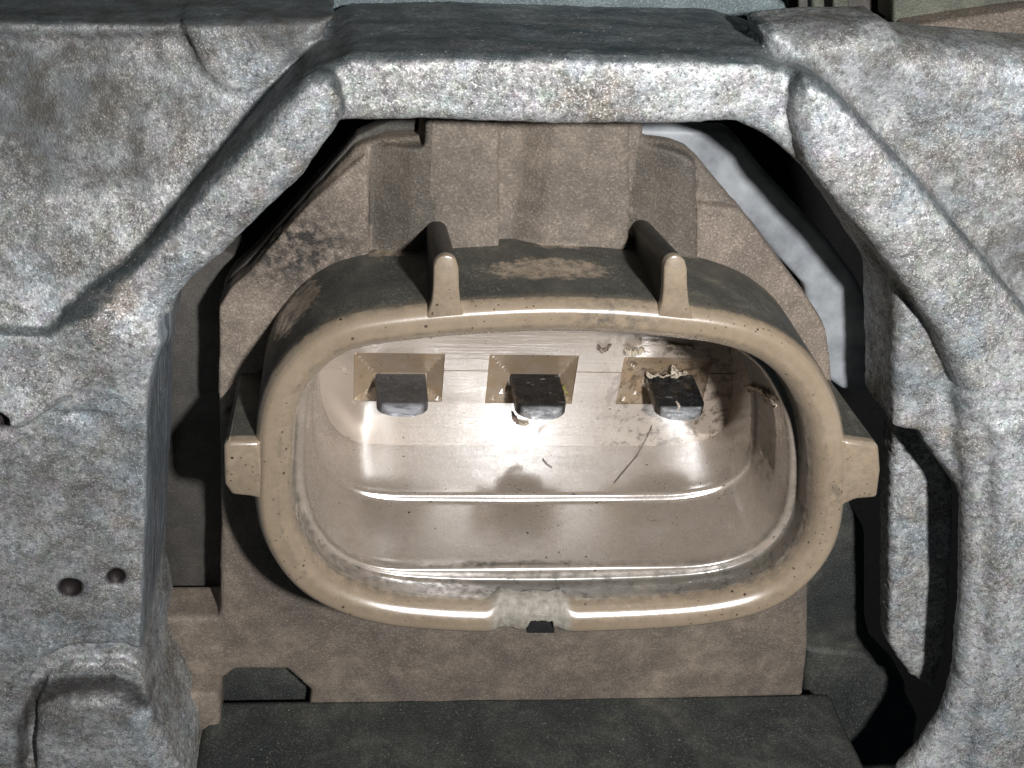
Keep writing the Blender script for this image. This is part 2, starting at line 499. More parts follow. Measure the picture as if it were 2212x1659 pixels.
# ------------------------------------------------------------------ the cast aluminium bracket
BR = empty('metal_bracket', (0, .3, -2.3), 'rough grey cast aluminium bracket framing the tan socket on three sides', 'bracket')
BD = .56                                        # back of the bracket
L_BAR = [(745, 262), (735, 200), (715, 170), (690, 165), (656, 182), (560, 285), (430, 425), (303, 569), (215, 655), (160, 720), (230, 800), (325, 750), (345, 715), (400, 640), (470, 580), (560, 492), (650, 400)]
R_BAR = [(1735, 330), (1720, 250), (1728, 195), (1748, 170), (1790, 185), (1850, 240), (1960, 355), (2100, 520), (2212, 655), (2320, 780), (2300, 960), (2120, 920), (2085, 840), (2044, 748), (1975, 648), (1892, 540), (1826, 462), (1760, 385)]
T_BAR = [(700, 268), (690, 150), (760, 122), (1000, 118), (1400, 126), (1640, 130), (1740, 160), (1800, 300), (1765, 386), (1715, 345), (1660, 300), (1590, 268), (1400, 276), (1100, 272), (900, 264)]
L_PAN = [(-220, 700), (100, 730), (200, 690), (333, 742), (320, 900), (316, 1100), (308, 1300), (303, 1440), (318, 1500), (332, 1560), (362, 1610), (405, 1690), (450, 1900), (-220, 1900)]
R_PAN = [(2078, 860), (2140, 820), (2230, 740), (2420, 800), (2420, 1950), (1830, 1950), (1950, 1690), (1998, 1640), (2046, 1570), (2074, 1480), (2088, 1300), (2092, 1100), (2088, 1030), (2074, 960)]
UL = [(-260, 40), (700, 60), (700, 170), (560, 370), (300, 680), (100, 800), (-260, 800)]
UR = [(1660, 75), (1800, 62), (1935, 60), (1965, 92), (2080, 104), (2240, 118), (2450, 130), (2450, 950), (2090, 900), (1880, 560), (1740, 330)]
FIN_TOP = [(1938, 636), (1975, 650), (2050, 720), (2100, 880), (2085, 990), (2075, 1060), (2020, 985), (1988, 940), (1935, 930), (1936, 660)]
FIN = [(1934, 860), (1996, 925), (2034, 985), (2060, 1055), (2062, 1120), (2052, 1300), (2042, 1400), (2016, 1492), (1965, 1458), (1922, 1396), (1924, 1100)]
LEDGE = [(-260, 46), (0, 46), (280, 50), (440, 52), (520, 55), (470, 68), (300, 76), (0, 78), (-260, 80)]
GUS = [(388, 50), (560, 46), (720, 40), (690, 90), (610, 160), (570, 195), (520, 208), (480, 198), (440, 160), (418, 110)]
BUMP = [(70, 1700), (66, 1600), (92, 1545), (150, 1515), (260, 1512), (320, 1560), (360, 1700)]
GROOVE = [(36, 1720), (32, 1560), (70, 1490), (130, 1462), (250, 1456), (300, 1480), (330, 1530), (300, 1530), (250, 1500), (140, 1502), (84, 1530), (58, 1590), (62, 1720)]
OBOSS = [(2150, 930), (2230, 880), (2430, 860), (2430, 1950), (2050, 1950), (2110, 1600), (2140, 1400), (2150, 1150)]
comps = [
    ('diagonal_bar', ext(L_BAR, -.07, BD, .078, (0, -.085, 0, 1.9)), .05),
    ('diagonal_bar|r', ext(R_BAR, -.075, BD, .085, (0, -.05, 0, 1.9)), .03),
    ('crossbar', ext(T_BAR, .055, .88, .06), .022),
    ('side_panel', ext(L_PAN, .0, .94, .02), .24),
    ('side_panel|r', ext(R_PAN, .04, .22, .085), .10),
    ('sunken_panel', ext(UL, .42, .92, .04, (0, .335, 0, 1.75)), .03),
    ('sunken_panel|r', ext(UR, .17, .62, .13, (-.02, -.02, 2., .8)), .06),
    ('fin', ext(FIN_TOP, .14, .60, .06), .04),
    ('fin', ext(FIN, .50, .68, .03), .02),
    ('ledge', ext(LEDGE, .40, .92, .025), .04),
    ('gusset', ext(GUS, .355, .80, .045), .025),
    ('pad', ext(BUMP, -.05, .3, .05), .03),
    ('side_panel|r', ext(OBOSS, -.03, .4, .06), .06),
]
cuts = [(ball(150, 1275, -.01, .062), .012), (ball(250, 1250, -.01, .050, 1, 1.15), .012), (ball(-6, 905, -.01, .075), .02),
        (ball(180, 905, -.015, .05, 1.7, .6), .03),
        (ext(GROOVE, -.2, .055, .02), .02)]
GRV = tr(GROOVE, 0)
PITC = [P(150, 1275, 0), P(250, 1250, 0), P(-6, 905, 0)]


def a_grime_shade(V, N):
    up = np.clip((np.maximum(N[:, 2], .70 * N[:, 2] + .65 * np.where(N[:, 0] > 0, .85, 1) * np.abs(N[:, 0])) - .46) / .22, 0, 1)
    top = np.clip((V[:, 2] - .35) / .4, 0, 1)
    return up * top * np.where(V[:, 0] > P(1690, 100, .1)[0], np.where(V[:, 1] > .13, .30, .9), 1)


def a_dark_mottle(V, N):
    """darker mottled tone on the sunken upper left face, less elsewhere"""
    c = P(330, 330, .4); d = np.hypot((V[:, 0] - c[0]) / 1.5, V[:, 2] - c[2])
    ur = .62 * (V[:, 0] > P(1690, 100, .1)[0]) * np.clip((V[:, 2] - .2) / .3, 0, 1)
    lp = .42 * np.clip((P(200, 760, 0)[2] - V[:, 2] + .05 * np.sin(V[:, 0] * 9)) / .35, 0, 1) * (V[:, 0] < P(330, 900, 0)[0])
    return np.maximum(np.maximum(np.clip((1.25 - d) / .6, 0, .95), ur) * np.clip((V[:, 1] - .07) / .08, 0, 1), lp)


def a_side(V, N):
    """drag marks on the inner wall of the left opening"""
    return np.clip((N[:, 0] - .5) / .3, 0, 1) * (V[:, 0] < -1.3) * (V[:, 2] < .75) * np.clip((V[:, 2] - P(330, 1440, 0)[2]) / .15, 0, 1)


def a_pit(V, N):
    r = np.zeros(len(V))
    for c, q in zip(PITC, (.055, .045, .06)):
        d = np.sqrt((V[:, 0]-c[0])**2 + (V[:, 2]-c[2])**2)
        r = np.maximum(r, np.clip((q + .006 - d) / .012, 0, 1) * (V[:, 1] < .25))
    gd = poly_sdf(GRV, V[:, 0].astype(np.float32), V[:, 2].astype(np.float32))
    r = np.maximum(r, .75 * np.clip((.012 - gd) / .03, 0, 1) * (V[:, 1] < .2))
    return r


sdf_object(None, comps, (-2.95, -.16, -2.35), (3.15, .98, 2.35), .0155, M_CAST, BR, rough=(.0035, .0014, .0036), cut=cuts, seed=11,
           attrs={'grime_or_shade': a_grime_shade, 'pit': a_pit, 'dark_mottle': a_dark_mottle, 'side': a_side},
           extra=lambda X, Z, Yg: (.006 * ((X > P(1925, 800, 0)[0]) & (Z < P(1900, 560, 0)[2]))[:, :, None] * np.clip((Yg - .10) / .1, 0, 1)).astype(np.float32))

# ------------------------------------------------------------------ the socket and the body it is moulded on
SK = empty('electrical_socket', (0, .65, -1.4), 'tan oval three blade electrical socket moulded on a dusty brown body', 'socket')
RIM = [(549, 1010), (550, 948), (557, 895), (582, 827), (632, 764), (690, 720), (772, 690), (924, 670), (1060, 660), (1200, 655), (1340, 659), (1483, 672), (1597, 690), (1692, 726), (1762, 783), (1806, 853), (1828, 916), (1838, 1000), (1834, 1090), (1822, 1160), (1796, 1217), (1752, 1270), (1696, 1312), (1618, 1343), (1514, 1362), (1382, 1372), (1200, 1378), (1034, 1377), (925, 1372), (831, 1362), (753, 1343), (675, 1308), (621, 1265), (581, 1208), (557, 1150), (547, 1080)]
rim2 = tr(RIM, 0)
NS = 640
ring = spline(rim2, NS)
for _ in range(12): ring = .5 * ring + .25 * (np.roll(ring, 1, 0) + np.roll(ring, -1, 0))
tan_ = np.roll(ring, -1, 0) - np.roll(ring, 1, 0); tan_ /= np.linalg.norm(tan_, axis=1)[:, None]
nin = np.stack([tan_[:, 1], -tan_[:, 0]], 1)
if np.mean(np.sum(nin * (ring.mean(0) - ring), 1)) < 0: nin = -nin


def flat_bottom(r, p):
    """same ring with the lower half squared off towards a flat floor"""
    il, ir = r[:, 0].argmin(), r[:, 0].argmax()
    xc = (r[il, 0] + r[ir, 0]) / 2; a = (r[ir, 0] - r[il, 0]) / 2
    zc = np.interp(r[:, 0], [r[il, 0], r[ir, 0]], [r[il, 1], r[ir, 1]])
    h = zc.mean() - r[:, 1].min()
    t = np.clip(np.abs(r[:, 0] - xc) / a, 0, 1)
    t = np.clip((t - .5) / .5, 0, 1)
    z2 = zc - (zc - r[:, 1].min()) * (1 - t**p) ** (1 / p)
    q = r.copy(); low = r[:, 1] < zc; q[low, 1] = z2[low]
    q = spline(q, NS)
    k0 = np.argmin(np.hypot(*(q - r[0]).T)); q = np.roll(q, -k0, 0)
    for _ in range(12): q = .5 * q + .25 * (np.roll(q, 1, 0) + np.roll(q, -1, 0))
    return q


def inward(r):
    t = np.roll(r, -1, 0) - np.roll(r, 1, 0); t /= np.linalg.norm(t, axis=1)[:, None]
    n = np.stack([t[:, 1], -t[:, 0]], 1)
    return -n if np.mean(np.sum(n * (r.mean(0) - r), 1)) < 0 else n


ring_f = flat_bottom(ring, 2.25)
nin_f = inward(ring_f)


def prof_pts(keys, sub):
    k = np.array([tuple(q) + (0,) * (4 - len(q)) for q in keys], float); out = []
    for i in range(len(k) - 1):
        m = max(1, int(np.hypot(*(k[i+1, :2] - k[i, :2])) / sub + .5))
        for s in np.arange(m) / m: out.append(k[i] + (k[i+1] - k[i]) * s)
    out.append(k[-1]); return np.array(out)


def loft(keys, sub=.014, jit=.0, seed=0):
    pr = prof_pts(keys, sub)
    V = []
    for o, y, d, mf in pr:
        e1 = o - max(0, o - .2) * .62 * nin[:, :1]**2; e2 = o - max(0, o - .2) * .62 * nin_f[:, :1]**2
        q = (ring + nin * e1) * (1 - mf) + (ring_f + nin_f * e2) * mf
        V.append(np.stack([q[:, 0], np.full(NS, y), q[:, 1]], 1))
    V = np.array(V); R = len(pr)
    i = np.arange(NS); j = (i + 1) % NS; F_ = []
    for r in range(R - 1):
        F_.append(np.stack([r*NS + i, (r+1)*NS + i, (r+1)*NS + j, r*NS + j], 1))
    return V.reshape(-1, 3), np.vstack(F_), np.repeat(pr[:, 2], NS), R


def notch(V, D):
    """the whittled dip cut into the lower lip"""
    xl, xr = P(1048, 1340, 0)[0], P(1248, 1340, 0)[0]
    lowz = P(1190, 1240, 0)[2]
    c, hw = (xl + xr) / 2, (xr - xl) / 2
    u = np.clip((1.0 - np.abs(V[:, 0] - c) / hw) / .42, 0, 1); u = u*u*(3-2*u)
    m = (V[:, 2] < lowz) & (V[:, 1] < .20)
    r = np.random.default_rng(3)
    g = np.interp(V[:, 0], np.linspace(xl, xr, 11), r.uniform(-1, 1, 11))
    amt = u * m * np.clip((.22 - V[:, 1]) / .10, 0, 1)
    V[:, 2] += amt * .003 * g
    V[:, 1] += amt * (.030 + .014 * g); V[:, 2] += amt * .035 * np.clip((V[:, 2] - P(1190, 1345, 0)[2]) / .08, 0, 1)
    hx = (P(1138, 1370, 0)[0], P(1197, 1370, 0)[0])
    gap = np.clip((V[:, 0] - hx[0]) / .03, 0, 1) * np.clip((hx[1] - V[:, 0]) / .02, 0, 1) * m
    out = np.clip((P(1190, 1350, 0)[2] - V[:, 2]) / .05, 0, 1) * (V[:, 1] < .6)
    V[:, 2] += gap * out * .10
    V[:, 1] += amt * .003 * r.uniform(-1, 1, len(V))
    V[:, 2] += amt * .002 * r.uniform(-1, 1, len(V))
    return V, np.clip(np.where(m, u * 1.6, 0) * (V[:, 1] < .15), 0, 1)


# outer tube and rounded lip
keys = [(0, .72, 1), (0, .10, 1), (0.002, .065, .95), (.008, .045, .25), (.022, .018, .1), (.040, .003, .12), (.060, 0, .12), (.095, 0, .2), (.108, .001, .42), (.112, .003, .42), (.116, .004, .3), (.132, .014, .15), (.148, .030, .2), (.161, .056, .3), (.167, .082, .5), (.168, .105, .8)]
V, Fq, d, R = loft(keys, .010)
V, sc = notch(V, d)
pc = P(1330, 688, 0)
cr = np.clip(1.25 - np.hypot((V[:, 0] - pc[0]) / .26, (V[:, 2] - pc[2]) / .10), 0, 1) * (V[:, 1] < .15)
d = np.maximum(d, .75 * cr)
for ex, ey, eY, rx, ry in ((1185, 588, .33, .27, .10), (1215, 524, .60, .15, .05), (850, 524, .60, .10, .05), (640, 660, .42, .10, .16)):
    pe = P(ex, ey, eY)
    el = np.hypot((V[:, 0] - pe[0]) / rx, (V[:, 1] - eY) / ry) + .16 * np.sin(V[:, 0] * 47 + 3 * np.sin(V[:, 1] * 23)) * np.sin(V[:, 1] * 61) + rng.uniform(-.16, .16, len(V))
    d = np.where((el < 1) & (V[:, 2] > 0), np.minimum(d, .72 + .22 * np.clip((el - .55) / .45, 0, 1)), d)
pt = P(1815, 1060, 0)
d = np.maximum(d, .62 * np.clip(1.3 - np.hypot((V[:, 0] - pt[0]) / .10, (V[:, 2] - pt[2]) / .18), 0, 1) * (V[:, 1] < .12))
me = mesh('shell', V, Fq); fattr(me, 'dirt', d); fattr(me, 'scuff', sc)
SHELL = link('shell', me, M_TAN, SK)
keys = [(.168, .105, .45), (.170, .125, .62, .06), (.171, .225, .78, .28), (.178, .238, .75, .34), (.190, .242, .42, .42), (.222, .244, .24, .6), (.238, .250, .3, .75), (.246, .262, .6, .85), (.250, .285, .35, .95), (.253, .31, .10, 1), (.302, .705, .14, .84), (.305, .722, .25, .82),
        (.312, .730, .08, .82), (.328, .735, .06, .84), (.338, .741, .08, .87), (.344, .752, .08, .9), (.348, .78, .06, 1), (.405, 1.28, .12, 1)]
V, Fq, d, R = loft(keys, .014)
me = mesh('inner_wall', V, Fq); fattr(me, 'dirt', d); fattr(me, 'scuff', np.zeros(len(V)))
# greasy brown dirt packed in the far right upper corner of the groove
pr = P(1640, 830, .7)
side_d = .30 * ((V[:, 1] > .11) & (V[:, 1] < .24)) * np.clip((V[:, 0] - .6) / .4, 0, 1)
low = side_d + np.clip((P(1190, 1180, .2)[2] - V[:, 2]) / .1, 0, 1) * (.30 * (V[:, 1] < .245) * np.clip((V[:, 0] + .5) / .4, 0, 1) + .6 * ((V[:, 1] > .265) & (V[:, 1] < .30)) * np.clip(1.3 - np.abs(V[:, 0] + .05) / .42, 0, 1))
dd = np.clip((.40 - np.hypot(V[:, 0] - pr[0], (V[:, 2] - pr[2]) * .7)) / .16, 0, 1) * ((V[:, 1] > .44) & (V[:, 1] < .79))
me.attributes['dirt'].data.foreach_set('value', np.clip(d + .95 * dd + low, 0, .95).astype(np.float32))
INNER = link('inner_wall', me, M_TUB, SK)

# back wall with three stepped recesses
YW = 1.14
REC = [(765, 956, 750, 860), (1052, 1240, 750, 862), (1338, 1525, 752, 862)]
BASE = [(812, 918), (1101, 1205), (1391, 1492)]
rects = []
for (xa, xb, ya, yb), (b0, b1) in zip(REC, BASE):
    x0, x1 = P(xa, 800, YW)[0], P(xb, 800, YW)[0]; z1, z0 = P(900, ya, YW)[2], P(900, yb, YW)[2]
    i0, i1 = P(b0 - 3, 797, YW + .09)[0], P(b1 + 3, 797, YW + .09)[0]
    zt = P(900, 797, YW + .09)[2]
    rects.append((x0, x1, z0, z1, i0, i1, zt - .085, zt + .004))


def lines(a, b, cuts_, step=.016):
    c = sorted(set([a, b] + [q for q in cuts_ if a < q < b])); out = []
    for p, q in zip(c[:-1], c[1:]):
        m = max(1, int((q - p) / step)); out += list(np.linspace(p, q, m, endpoint=False))
    return np.array(out + [b])


gx = lines(ring[:, 0].min() + .12, ring[:, 0].max() - .12, [q for r in rects for q in (r[0] - .002, r[0], r[1], r[1] + .002, r[4], r[5])])
seam_t, seam_b = P(1000, 789, YW)[2], 0
gz = lines(ring[:, 1].min() + .3, ring[:, 1].max() - .3, [q for r in rects for q in (r[2] - .002, r[2], r[3], r[3] + .002, r[6], r[7])] + [seam_t, seam_t - .004, seam_t + .004])
GX, GZ = np.meshgrid(gx, gz, indexing='ij')
dep = np.zeros(GX.shape); recm = np.zeros(GX.shape)
for x0, x1, z0, z1, i0, i1, w0, w1 in rects:
    ins = (GX >= x0) & (GX <= x1) & (GZ >= z0) & (GZ <= z1)
    f = np.minimum(np.minimum((GX - x0) / (i0 - x0), (x1 - GX) / (x1 - i1)), np.minimum((GZ - z0) / (w0 - z0), (z1 - GZ) / (z1 - w1)))
    dep = np.where(ins, np.clip(.012 + .078 * f, 0, .09), dep); recm = np.where(ins, 1, recm)
onseam = (np.abs(GZ - seam_t) < .001) & (recm == 0)
dep = np.where(onseam, .006, dep)
WZ = P(1140, 958, YW)[2]
V = np.stack([GX, YW + dep - .112 * (GZ - WZ), GZ], -1).reshape(-1, 3)
nx, nz = GX.shape
ii, jj = np.meshgrid(np.arange(nx - 1), np.arange(nz - 1), indexing='ij'); q = (ii * nz + jj).ravel()
Fq = np.stack([q, q + nz, q + nz + 1, q + 1], 1)
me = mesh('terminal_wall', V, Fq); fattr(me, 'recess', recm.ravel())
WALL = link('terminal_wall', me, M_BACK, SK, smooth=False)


# blades
def blade(base_c, tip_c, w, th, ztop, y0, y1, bend, lbl, mat, twist=0, wear=0):
    st = []
    L = y0 - y1
    for s in (0, .2, .4, .6, .75, .82, .86, .90, .94, .97, 1.0):
        y = y0 - L * s
        x = base_c + (tip_c - base_c) * s
        hw = w / 2 - (.0 if s < .82 else (.075 * ((s - .82) / .18) ** 1.7))
        t0 = th * (1 if s < .90 else 1 - .62 * (s - .90) / .10)
        st.append((x, y, ztop - th / 2 + bend * s * s - (th - t0) * .28, hw, t0 / 2, twist * s))
    V, F_ = [], []
    b = .006
    for x, y, z, hw, ht, tw in st:
        c, s_ = math.cos(tw), math.sin(tw)
        for u, v in ((-hw + b, ht), (0, ht), (hw - b, ht), (hw, ht - b), (hw, -ht + b), (hw - b, -ht), (-hw + b, -ht), (-hw, -ht + b), (-hw, ht - b)):
            V.append((x + u * c - v * s_, y, z + u * s_ + v * c))
    m = 9
    for i in range(len(st) - 1):
        for j in range(m):
            F_.append((i*m + j, i*m + (j+1) % m, (i+1)*m + (j+1) % m, (i+1)*m + j))
    F_.append(tuple(range((len(st)-1)*m, len(st)*m))); F_.append(tuple(range(m - 1, -1, -1)))
    me = mesh('blade', V, F_)
    fattr(me, 'tip', np.repeat([0, 0, 0, 0, 0, .0, .0, .0, .7, 1, 1], 9))
    bm = bmesh.new(); bm.from_mesh(me); bmesh.ops.recalc_face_normals(bm, faces=bm.faces); bm.to_mesh(me); bm.free()
    o = link('blade', me, mat, SK, smooth=False)
    if lbl: o['label'] = lbl
    return o


YB, YT = YW + .16, .845
TIPS = [(815, 926), (1117, 1230), (1421, 1533)]
for (b0, b1), (t0, t1), lbl, mt in zip(BASE, TIPS, ('straight dull grey blade at the left', 'scraped black blade in the middle with yellow corrosion', 'greasy black blade leaning to the right with a shaving on it'), (M_PIN, M_PIN2, M_PIN2)):
    pb0, pb1 = P(b0, 797, YW + .09), P(b1, 797, YW + .09)
    tc = (P(t0, 885, YT)[0] + P(t1, 885, YT)[0]) / 2
    bc = (pb0[0] + pb1[0]) / 2
    zt = pb0[2]
    bend = P(880, 880 + (5 if mt is M_PIN2 else 0), YT)[2] - zt
    blade(bc, tc, pb1[0] - pb0[0] + .002, .066, zt, YB, YT, bend, lbl, mt, 0)


# tabs and ribs
def prism(front, back, y0, y1, name, mat, lbl=None, bev=.022, parent=None, seg=3):
    """front/back outlines (x, z) joined; edges bevelled"""
    bm = bmesh.new()
    a = [bm.verts.new((p[0], y0, p[1])) for p in front]; b = [bm.verts.new((p[0], y1, p[1])) for p in back]
    n = len(a)
    bm.faces.new(a); bm.faces.new(b[::-1])
    for i in range(n): bm.faces.new((a[i], b[i], b[(i+1) % n], a[(i+1) % n]))
    bmesh.ops.recalc_face_normals(bm, faces=bm.faces)
    if bev: bmesh.ops.bevel(bm, geom=list(bm.edges), offset=bev, segments=seg, affect='EDGES', profile=.5, clamp_overlap=True)
    me = bpy.data.meshes.new(name); bm.to_mesh(me); bm.free()
    o = link(name, me, mat, parent if parent else SK)
    if lbl: o['label'] = lbl
    return o


def two_tone(o, y_split=.06):
    """tan moulded front, dirt behind"""
    me = o.data
    co = np.empty(len(me.vertices) * 3); me.vertices.foreach_get('co', co); y = co.reshape(-1, 3)[:, 1]
    fattr(me, 'dirt', np.where(y < y_split, .3, 1.)); fattr(me, 'scuff', np.zeros(len(y)))


def subdiv_y(o, ys):
    me = o.data; bm = bmesh.new(); bm.from_mesh(me)
    for y in ys: bmesh.ops.bisect_plane(bm, geom=list(bm.verts) + list(bm.edges) + list(bm.faces), plane_co=(0, y, 0), plane_no=(0, 1, 0))
    bm.to_mesh(me); bm.free()
    me.polygons.foreach_set('use_smooth', np.ones(len(me.polygons), bool))


lt = tr([(482, 964), (500, 960), (560, 960), (580, 1090), (545, 1078), (500, 1074), (484, 1050)], 0)
rt = tr([(1825, 955), (1902, 966), (1906, 1020), (1898, 1080), (1850, 1084), (1800, 1110)], 0)
for q in (lt, rt):
    bk = q * np.array([1, 1]) + np.array([.02 if q is lt else -.03, 0])
    o = prism(q, bk, .012, .66, 'tab', M_TAN); subdiv_y(o, (.05, .07)); two_tone(o)
for xs, bx in (((936, 992), 0), ((1434, 1486), 0)):
    xm = (xs[0] + xs[1]) / 2
    fr = tr([(xs[0] - 16, 692), (xs[0] - 3, 655), (xs[0], 625), (xs[0] + 1, 578), (xs[0] + 6, 563), (xs[0] + 15, 555), (xm, 552), (xs[1] - 15, 555), (xs[1] - 6, 563), (xs[1] - 1, 580), (xs[1], 625), (xs[1] + 3, 655), (xs[1] + 14, 692)], 0)
    bk = fr.copy()
    zmin = fr[:, 1].min(); bk[:, 1] = zmin + (fr[:, 1] - zmin) * np.where(fr[:, 1] > zmin + .05, .58, 1); 
    bk[:, 0] = bk[:, 0].mean() + (bk[:, 0] - bk[:, 0].mean()) * .92
    o = prism(fr, bk, .004, .70, 'rib', M_TAN, bev=.011, seg=2); subdiv_y(o, (.05, .07)); two_tone(o)
    o.data.materials.append(M_RIB)
    for pg in o.data.polygons: pg.material_index = 1 if pg.center[1] > .055 else 0

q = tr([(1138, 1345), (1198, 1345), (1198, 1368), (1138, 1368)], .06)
prism(q, q, .06, .5, 'slot_shade', M_VOID, bev=.004)  # solid black block put in as the shade inside the lip's hole

# the body plate behind the tube
YP = .65
PL = [(476, 1318), (476, 1000), (474, 880), (476, 655), (500, 615), (540, 580), (640, 465), (765, 325), (790, 312), (830, 302), (905, 298), (908, 240), (1390, 240), (1392, 300), (1450, 308), (1486, 322), (1510, 345), (1600, 455), (1735, 630), (1778, 700), (1790, 800), (1790, 1000), (1770, 1180), (1748, 1260), (1745, 1400), (1732, 1540), (600, 1540), (470, 1540), (250, 1540), (250, 1338), (470, 1336)]
SLOT = [(505, 1474), (620, 1474), (672, 1520), (660, 1600), (480, 1600), (470, 1500)]
PANA = [(934, 200), (1078, 200), (1080, 560), (930, 560)]
PANB = [(1080, 200), (1360, 200), (1362, 560), (1080, 560)]
PAN0 = [(796, 200), (932, 200), (932, 560), (796, 560)]
PAN3 = [(1362, 200), (1500, 200), (1502, 560), (1362, 560)]
PANR = [(1500, 440), (1800, 480), (1830, 900), (1500, 560)]
PANL = [(440, 640), (795, 330), (798, 560), (480, 900)]
PD = [(360, 1400), (1600, 1400), (1600, 1560), (300, 1560)]


def bulge(pts, y0, c):
    poly = tr(pts, y0); xc = poly[:, 0].mean() + .12
    return lambda X, Z, Yg: extrude_sdf(poly_sdf(poly, X, Z), Yg, (y0 - .03 + c * (X - xc)**2), YP + .1, .008)


comps = [('body_plate', ext(PL, YP, YP + .28, .03), .02),
         ('raised_panel|e', within(ext(PAN0, YP - .05, YP + .1, .006, (-.42, 0, P(860, 400, YP)[0], 0)), PL, YP, .02), .012),
         ('raised_panel|f', within(ext(PAN3, YP - .05, YP + .1, .006, (-.36, 0, P(1425, 400, YP)[0], 0)), PL, YP, .02), .012),
         ('raised_panel', ext(PANA, YP - .115, YP + .1, .008, (.05, 0, P(1005, 400, YP)[0], 0)), .012),
         ('raised_panel|b', bulge(PANB, YP - .085, 1.1), .012),
         ('raised_panel|c', within(ext(PANR, YP - .05, YP + .1, .015), PL, YP), .02),
         ('raised_panel|d', within(ext(PANL, YP - .045, YP + .1, .015), PL, YP), .02)]
pl0 = P(650, 520, YP)


def a_gr(V, N):
    d1 = np.hypot((V[:, 0] - pl0[0] + .02) / 1.5, V[:, 2] - pl0[2] + .02)
    return np.clip((.30 - d1) / .22, 0, 1) * (V[:, 1] < YP + .05) * (V[:, 0] < P(796, 400, YP)[0])


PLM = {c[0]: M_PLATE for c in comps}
PLM['raised_panel|e'] = PLM['raised_panel|f'] = M_PLATE_DARK
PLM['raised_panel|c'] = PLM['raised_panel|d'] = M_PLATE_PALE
sdf_object(None, comps, (-2.3, .55, -2.2), (2.05, 1.0, 2.0), .0155, PLM, SK, rough=(.004, .0022), cut=[(ext(SLOT, YP - .1, YP + .9, .02), .01), (lambda X, Z, Yg: np.maximum(poly_sdf((ring + nin * .03)[::6], X, Z)[:, :, None], .3 - Yg).astype(np.float32), .004)], seed=31, attrs={'grime_or_shade': a_gr})

q = tr([(470, 1440), (700, 1440), (700, 1700), (470, 1700)], YP + .12)
prism(q, q, YP + .12, YP + .3, 'slot_liner', M_SHELF, bev=.01)
# ------------------------------------------------------------------ dark ledge below the body
zs = P(1200, 1514, YP)[2]
SHX0, SHX1 = P(440, 1560, .6)[0], P(1800, 1540, .6)[0]
LS = empty('rubber_ledge', (0, .2, zs - .3), 'black oily rubber ledge along the bottom below the brown body', 'ledge')


def shelf():
    n1, n2 = 90, 50
    xs = np.linspace(SHX0, SHX1, n1); ys = np.linspace(-.55, .66, n2)
    r = np.random.default_rng(8); L = r.uniform(-1, 1, (24, 14))
    V = []
    for x in xs:
        for y in ys:
            u = (x - SHX0) / (SHX1 - SHX0) * 22; v = (y + .55) / 1.21 * 12; i, j = int(u), int(v); a, b = u - i, v - j
            nz_ = (L[i, j]*(1-a) + L[i+1, j]*a)*(1-b) + (L[i, j+1]*(1-a) + L[i+1, j+1]*a)*b
            e = min(x - SHX0, SHX1 - x); rd = -.05 * max(0, 1 - e / .06)**2
            V.append((x, y, zs + .066 * (SHX1 - x) / (SHX1 - SHX0) - .016 + .010 * nz_ * min(1, (.66 - y) * 6) + rd + .03 * max(0, .3 - y)))
    F_ = []
    for i in range(n1 - 1):
        for j in range(n2 - 1):
            q = i*n2 + j; F_.append((q, q + n2, q + n2 + 1, q + 1))
    nb = len(V)
    edge = [i*n2 for i in range(n1)] + [(n1-1)*n2 + j for j in range(1, n2)] + [i*n2 + n2 - 1 for i in range(n1-2, -1, -1)] + [j for j in range(n2-2, 0, -1)]
    for e in edge: V.append((V[e][0], V[e][1], zs - .5))
    m = len(edge)
    for i in range(m): F_.append((edge[i], nb + i, nb + (i+1) % m, edge[(i+1) % m]))
    return mesh('ledge_top', V, F_)


link('ledge_top', shelf(), M_SHELF, LS)
q = tr([(1740, 1400), (1870, 1415), (1925, 1470), (1985, 1550), (1975, 1620), (1930, 1760), (1780, 1860), (1735, 1600)], .93)
o = prism(q, q, .93, 1.2, 'end_block', M_SHELF, bev=.04, parent=LS)
q = tr([(330, 1500), (476, 1500), (476, 1800), (330, 1800)], .5)
prism(q, q, .50, .72, 'end_block', M_PLATE, bev=.03, parent=LS)

# ------------------------------------------------------------------ things behind
q = tr([(1740, 1060), (1830, 1080), (1872, 1150), (1872, 1340), (1890, 1410), (1960, 1480), (1960, 1700), (1700, 1700), (1700, 1100)], 1.0)
o = prism(q, q, 1.0, 1.3, 'dark_housing', M_SHELF, bev=.05, parent=None)
o.parent = None; o.location = (0, 0, 0)
tag(o, 'dark shadowed housing behind the lower right of the brown body', 'housing')

q = tr([(1340, 275), (1575, 280), (1610, 318), (1660, 380), (1790, 520), (1850, 600), (1878, 660), (1886, 720), (1884, 800), (1874, 850), (1820, 843), (1760, 800), (1740, 620), (1600, 470), (1480, 340), (1340, 310)], .72)
o = prism(q, q, .72, .84, 'gasket_strip', M_STRIP, bev=.03)
o.parent = None; o.location = (0, 0, 0)
tag(o, 'pale grey bent gasket strip curving behind the right of the brown body', 'gasket', 'gasket strips behind the body')
q = tr([(900, 250), (840, 262), (770, 294), (690, 388), (560, 538), (500, 596), (488, 615), (508, 618), (540, 588), (580, 545), (706, 400), (782, 308), (838, 286), (900, 284)], .74)
o = prism(q, q, .74, .84, 'gasket_strip', M_HOUSE, bev=.012)
o.parent = None; o.location = (0, 0, 0)
tag(o, 'thin dull grey gasket strip sloping along the upper left gap', 'gasket', 'gasket strips behind the body')

